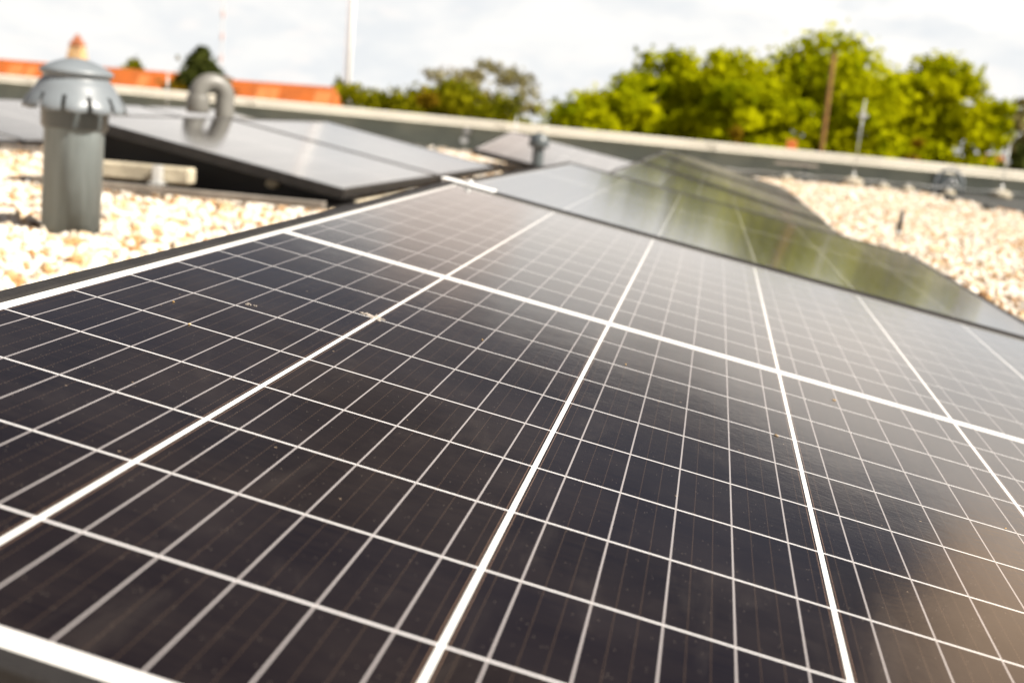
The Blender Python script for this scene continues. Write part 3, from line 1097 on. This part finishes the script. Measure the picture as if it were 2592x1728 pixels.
def tree(name, label, cat, x, y, top, rx, low, mat, nclump=26, leaf=0.12, dens=170, shape='round', group='trees beyond the parapet', clump=0.30, seedn=None):
    """top, low: z of crown top and crown bottom; the tree stands on the ground far below"""
    r = empty(name, (x, y, GZ))
    tag(r, label, cat, group)
    H = top - low
    cs, rs, ns = [], [], []
    for i in range(nclump):
        while True:
            q = rng.uniform(-1, 1, 3)
            if shape == 'cone':
                t_ = (i + 0.5) / nclump
                t_ = 1 - (1 - t_) ** 0.62
                q[2] = 2 * t_ - 1
                if math.hypot(q[0], q[1]) < (1 - t_) * 0.95 + 0.03: break
            elif shape == 'column':
                if math.hypot(q[0], q[1]) < 0.8: break
            else:
                l_ = math.sqrt(q[0] ** 2 + q[1] ** 2 + (abs(q[2]) ** 2.6))
                if 0.30 < l_ < 1.0: break
        k = clump * (0.7 + 0.6 * rng.random())
        if shape == 'cone': k *= (1.15 - 0.75 * (q[2] + 1) / 2)
        c = (q[0] * rx * (1 - k * .8), q[1] * rx * (1 - k * .8), low - GZ + H * (0.5 + 0.5 * q[2] * (1 - k * .7)))
        cs.append(c)
        rs.append((rx * k, rx * k, min(rx, H * .5) * k * 0.75))
        ns.append(dens * (0.6 + 0.8 * rng.random()))
    V, F, T = leaves(cs, rs, ns, leaf)
    # settle the crown into its measured extent
    for ax, lo_, hi_ in ((0, -rx, rx), (1, -rx, rx), (2, low - GZ, top - GZ)):
        a_, b_ = np.percentile(V[:, ax], (1.5, 99.9 if ax == 2 else 98.8))
        V[:, ax] = lo_ + (V[:, ax] - a_) / (b_ - a_) * (hi_ - lo_)
    mesh_np('crown', V, F, mat, r, smooth=False, attr=T)
    tk = MB()
    base_r = max(0.12, rx * 0.07)
    hc = low - GZ
    tk.tube([(0, 0, 0), (0.05, 0.02, hc * 0.5), (0, 0.05, hc), (0.05, 0, hc + H * 0.55)], [base_r, base_r * .8, base_r * .6, base_r * .2], 8)
    for i in range(min(10, nclump)):
        c = cs[i]
        z0_ = hc + H * 0.1 * random.random()
        tk.tube([(0, 0, z0_), (c[0] * .5, c[1] * .5, (z0_ + c[2]) / 2 + 0.1), c], [base_r * .4, base_r * .25, base_r * .08], 6)
    tk.build('trunk', M_BARK, r, fix=False)
    return r


def T(px, Y, py=330):  # x on the ground for a tree seen at that column of the photograph, Y metres away
    d = cx_ * ((px - 1296) / 3222.4) - cy_ * ((py - 864) / 3222.4) - cz_
    k = Y / d.y
    return (d.x * k)


def Z(px, py, Y):
    d = cx_ * ((px - 1296) / 3222.4) - cy_ * ((py - 864) / 3222.4) - cz_
    return EYE + d.z * (Y / d.y)


def ptree(name, label, cat, px, ptop, halfpx, Y, low, mat, **kw):
    x = T(px, Y, (ptop + 330) / 2)
    return tree(name, label, cat, x, Y, Z(px, ptop, Y), halfpx / 3222.4 * Y, low, mat, **kw)


big = dict(nclump=60, leaf=0.12, dens=190, clump=0.25)
ptree('leafy_tree', 'tallest bright green tree, its crown behind the brown timber pole', 'tree', 2100, 82, 200, 50, -2.2, L_LIME, **big)
ptree('leafy_tree', 'bright green tree left of the brown timber pole', 'tree', 1890, 135, 150, 47, -2.2, L_LIME, **big)
ptree('leafy_tree', 'bright green tree second from the left of the big right hand clump', 'tree', 1715, 132, 130, 49, -2.4, L_LIME, **big)
ptree('leafy_tree', 'rounded bright green tree at the right end of the big clump', 'tree', 2395, 145, 155, 51, -2.4, L_LIME, **{**big, 'nclump': 84})
ptree('leafy_tree', 'low bright green tree at the left end of the big clump', 'tree', 1560, 188, 125, 46, -2.2, L_LIME, **{**big, 'nclump': 46})
ptree('shrub_tree', 'lower yellowish bush at the sky gap in the middle of the skyline', 'tree', 1450, 250, 85, 43, -1.8, L_LIME, nclump=14, leaf=0.10, dens=200, clump=.4)
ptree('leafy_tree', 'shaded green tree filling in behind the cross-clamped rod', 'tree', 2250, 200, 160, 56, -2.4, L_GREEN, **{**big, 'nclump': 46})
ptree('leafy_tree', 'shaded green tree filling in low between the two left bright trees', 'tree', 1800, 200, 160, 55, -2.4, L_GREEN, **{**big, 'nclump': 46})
ptree('shrub_tree', 'small yellow-green cypress-like bush peeking over the parapet under the bright trees', 'shrub', 1860, 318, 30, 40, -1.6, L_RUST, nclump=9, leaf=0.07, dens=120, shape='cone', clump=.5)
ptree('shrub_tree', 'small ochre bush peeking over the parapet near the right', 'shrub', 2320, 350, 32, 40, -1.6, L_RUST, nclump=9, leaf=0.07, dens=120, shape='cone', clump=.5)
ptree('sparse_tree', 'sparse olive-toned tree with see-through crown left of centre', 'tree', 1225, 150, 138, 60, -1.2, L_OLIVE, nclump=60, leaf=0.085, dens=110, clump=.19)
ptree('leafy_tree', 'dark green rounded tree directly left of the sparse olive one', 'tree', 1135, 200, 100, 57, -1.6, L_GREEN, nclump=30, leaf=0.12, dens=260, clump=.34)
ptree('shrub_tree', 'low dark bush at the foot of the sparse olive tree', 'shrub', 1285, 240, 95, 55, -1.6, L_GREEN, nclump=22, leaf=0.10, dens=200, clump=.4)
ptree('leafy_tree', 'low green tree right of the orange roofs, nearer the roofs', 'tree', 990, 224, 80, 52, -1.8, L_GREEN, nclump=24, leaf=0.10, dens=220, clump=.4)
ptree('shrub_tree', 'rust-tinged bush between two low green trees right of the orange roofs', 'shrub', 1050, 226, 60, 50, -1.6, L_RUST, nclump=10, leaf=0.09, dens=150, clump=.42)
ptree('shrub_tree', 'dark bush overlapping the right end of the orange roofs', 'shrub', 905, 212, 55, 50, -1.6, L_GREEN, nclump=12, leaf=0.09, dens=170, clump=.4)
ptree('shrub_tree', 'flat-topped bush behind the foot of the tall white mast', 'shrub', 860, 197, 38, 70, -1.5, L_GREEN, nclump=10, leaf=0.11, dens=150, clump=.42)
ptree('conifer', 'dark pointed conifer behind the gooseneck vent', 'tree', 503, 118, 72, 50, -0.3, L_DARK, nclump=80, leaf=0.08, dens=110, shape='cone', clump=.36)
ptree('shrub_tree', 'rust-brown bush at the left foot of the dark conifer', 'shrub', 448, 185, 36, 49, -1.4, L_RUST, nclump=9, leaf=0.08, dens=130, clump=.42)
ptree('shrub_tree', 'small rounded tree top peeking over the orange roof right of the vent cap', 'tree', 325, 145, 38, 75, -1.0, L_GREEN, nclump=10, leaf=0.12, dens=150, clump=.42)
ptree('bare_tree', 'thin grey bare treetop standing just left of the conifer', 'tree', 450, 140, 9, 60, -1.2, L_OLIVE, nclump=7, leaf=0.06, dens=40, shape='column', clump=.5)
ptree('dark_tree', 'dark sparse tree cut by the right picture edge', 'tree', 2596, 250, 50, 45, -1.6, L_OLIVE, nclump=30, leaf=0.085, dens=90, shape='cone', clump=.3)
ptree('shrub_tree', 'dark low bush at the right picture edge', 'shrub', 2580, 370, 45, 42, -2.0, L_DARK, nclump=10, leaf=0.09, dens=150, clump=.45)


# ------------------------------------------------------------------ houses, tower, masts, pole
def house(name, label, x0, x1, Y, ridge0, ridge1, strips=(), depth=9.0, hip=0.0):
    """long house whose tiled roof slope faces the camera"""
    r = empty(name, ((x0 + x1) / 2, Y, GZ))
    tag(r, label, 'house')
    cx = (x0 + x1) / 2
    eave = -3.0
    w = MB()
    w.box((x0 - cx + .3, 0.4, 0), (x1 - cx - .3, depth - .4, eave - GZ - 0.02))
    w.build('wall', M_RENDER, r)
    f = MB()
    z0, z1 = ridge0 - GZ, ridge1 - GZ
    e = eave - GZ
    a, b = x0 - cx, x1 - cx
    vs = [(a, 0, e), (b, 0, e), (b - hip, depth / 2, z1), (a, depth / 2, z0), (b, depth, e), (a, depth, e),
          (a, 0, e - .15), (b, 0, e - .15), (b, depth, e - .15), (a, depth, e - .15)]
    f.add(vs, [(0, 1, 2, 3), (3, 2, 4, 5), (0, 3, 5), (1, 4, 2), (0, 1, 7, 6), (1, 4, 8, 7), (4, 5, 9, 8), (5, 0, 6, 9), (6, 7, 8, 9)])
    # tile courses as shallow ridges
    n = 26
    for i in range(n):
        t = (i + .5) / n
        ya, yb = depth / 2 * t, depth / 2 * (t + 0.6 / n)
        za, zb = e + (z0 - e) * t, e + (z0 - e) * (t + .6 / n)
        zc, zd = e + (z1 - e) * t, e + (z1 - e) * (t + .6 / n)
        f.add([(a, ya, za + .05), (b - hip * t, ya, zc + .05), (b - hip * t, yb, zd + .02), (a, yb, zb + .02)], [(0, 1, 2, 3)])
    f.build('roof', M_RED, r)
    for (sx, sw) in strips:
        s = MB()
        sx_ = sx - cx
        t0, t1 = 0.45, 0.93
        zz = lambda t: e + ((z0 + (z1 - z0) * (sx_ - a) / (b - a)) - e) * t
        s.add([(sx_ - sw, depth / 2 * t0, zz(t0) + .09), (sx_ + sw, depth / 2 * t0, zz(t0) + .09),
               (sx_ + sw, depth / 2 * t1, zz(t1) + .09), (sx_ - sw, depth / 2 * t1, zz(t1) + .09),
               (sx_ - sw, depth / 2 * t0, zz(t0) - .09), (sx_ + sw, depth / 2 * t0, zz(t0) - .09),
               (sx_ + sw, depth / 2 * t1, zz(t1) - .09), (sx_ - sw, depth / 2 * t1, zz(t1) - .09)],
              [(0, 1, 2, 3), (0, 1, 5, 4), (1, 2, 6, 5), (2, 3, 7, 6), (3, 0, 4, 7)])
        s.build('skylight', M_REDL, r)
    return r


YH = 60
house('tiled_house', 'long house with bright orange tiled roof behind the vent cap and conifer', T(-260, YH), T(575, YH), YH - 4.5,
      Z(-60, 147, YH), Z(450, 186, YH), strips=[(T(52, YH), .35), (T(90, YH), .25), (T(372, YH), .28)])
house('tiled_house', 'lower orange tiled house roof between the gooseneck vent and the white mast', T(540, 58), T(905, 58), 53.5,
      Z(585, 204, 58), Z(850, 223, 58), strips=[(T(672, 58), .3), (T(700, 58), .2), (T(822, 58), .4)], hip=1.2)
house('tiled_house', 'small orange roof tip low at the right side below the sky gap', T(2495, 62), T(2600, 62), 58,
      Z(2500, 392, 62), Z(2540, 396, 62), hip=0.8)
o = house('tiled_house', 'small reddish roof glimpsed low through the bright green trees', T(1993, 38), T(2018, 38), 35,
          Z(1996, 356, 38), Z(2012, 358, 38), depth=5)

# tapered tower above the vent cap
YT = 88
tx = T(196, YT, 120)
r = empty('church_tower', (tx, YT, GZ))
tag(r, 'small cream and brown tower with pointed orange top above the vent cap', 'tower')
zt = Z(196, 84, YT) - GZ
zb = zt - 3.2
m_ = MB()
hw = 0.75
m_.box((-hw, -hw, 0), (hw, hw, zb))
m_.build('tower_shaft', M_RENDER, r)
m_ = MB()
m_.add([(-hw, -hw, zb), (hw, -hw, zb), (hw, hw, zb), (-hw, hw, zb),
        (-.42, -.42, zt - 0.9), (.42, -.42, zt - 0.9), (.42, .42, zt - 0.9), (-.42, .42, zt - 0.9)],
       [(0, 1, 5, 4), (1, 2, 6, 5), (2, 3, 7, 6), (3, 0, 4, 7), (4, 5, 6, 7)])
m_.build('belfry', M_RENDER, r)
m_ = MB()
m_.add([(-.48, -.48, zt - .88), (.48, -.48, zt - .88), (.48, .48, zt - .88), (-.48, .48, zt - .88), (0, 0, zt)],
       [(0, 1, 4), (1, 2, 4), (2, 3, 4), (3, 0, 4), (3, 2, 1, 0)])
m_.build('spire', M_BRICK, r)

# white mast, tall enough to leave the picture
YM = 110
r = empty('white_mast', (T(888, YM, 100), YM, GZ))
tag(r, 'tall plain white mast leaving the top of the photo', 'mast')
MB().tube([(0, 0, 0), (0, 0, 30)], [0.21, 0.18], 20).build('mast_tube', M_MASTW, r)
MB().tube([(-0.36, -.1, 0), (-0.34, -.1, 29)], [0.035, 0.035], 8).build('feed_line', M_MASTR, r)
# far lattice mast with faded red bands
YL = 230
r = empty('lattice_mast', (T(562, YL, 100), YL, GZ))
tag(r, 'very faint distant lattice mast with pale red bands right of the conifer', 'mast')
lw = MB()
for (xx, yy) in ((-.2, -.2), (.2, -.2), (.2, .2), (-.2, .2)):
    lw.box((xx - .02, yy - .02, 0), (xx + .02, yy + .02, 46))
for k in range(1, 46):
    lw.box((-.21, -.21, k - .02), (.21, .21, k + .02))
lw.build('lattice', M_MASTW, r)
for k in range(6):
    MB().box((-.25, -.25, 9.6 + k * 4), (.25, .25, 10.9 + k * 4), bev=0.05).build('red_section', M_MASTR, r)

# timber pole
YP = 43
r = empty('timber_pole', (T(2096, YP, 250), YP, GZ))
tag(r, 'slim brown timber pole standing before the tallest bright green tree', 'pole')
ztop = Z(2107, 140, YP) - GZ
MB().tube([(-0.12, 0, 0), (0.02, 0, ztop)], [0.09, 0.075], 12).build('shaft', M_WOOD, r)
MB().tube([(0.02, 0, ztop), (0.02, 0, ztop + .12)], [0.08, 0.04], 12).build('pole_cap', M_WOOD, r)
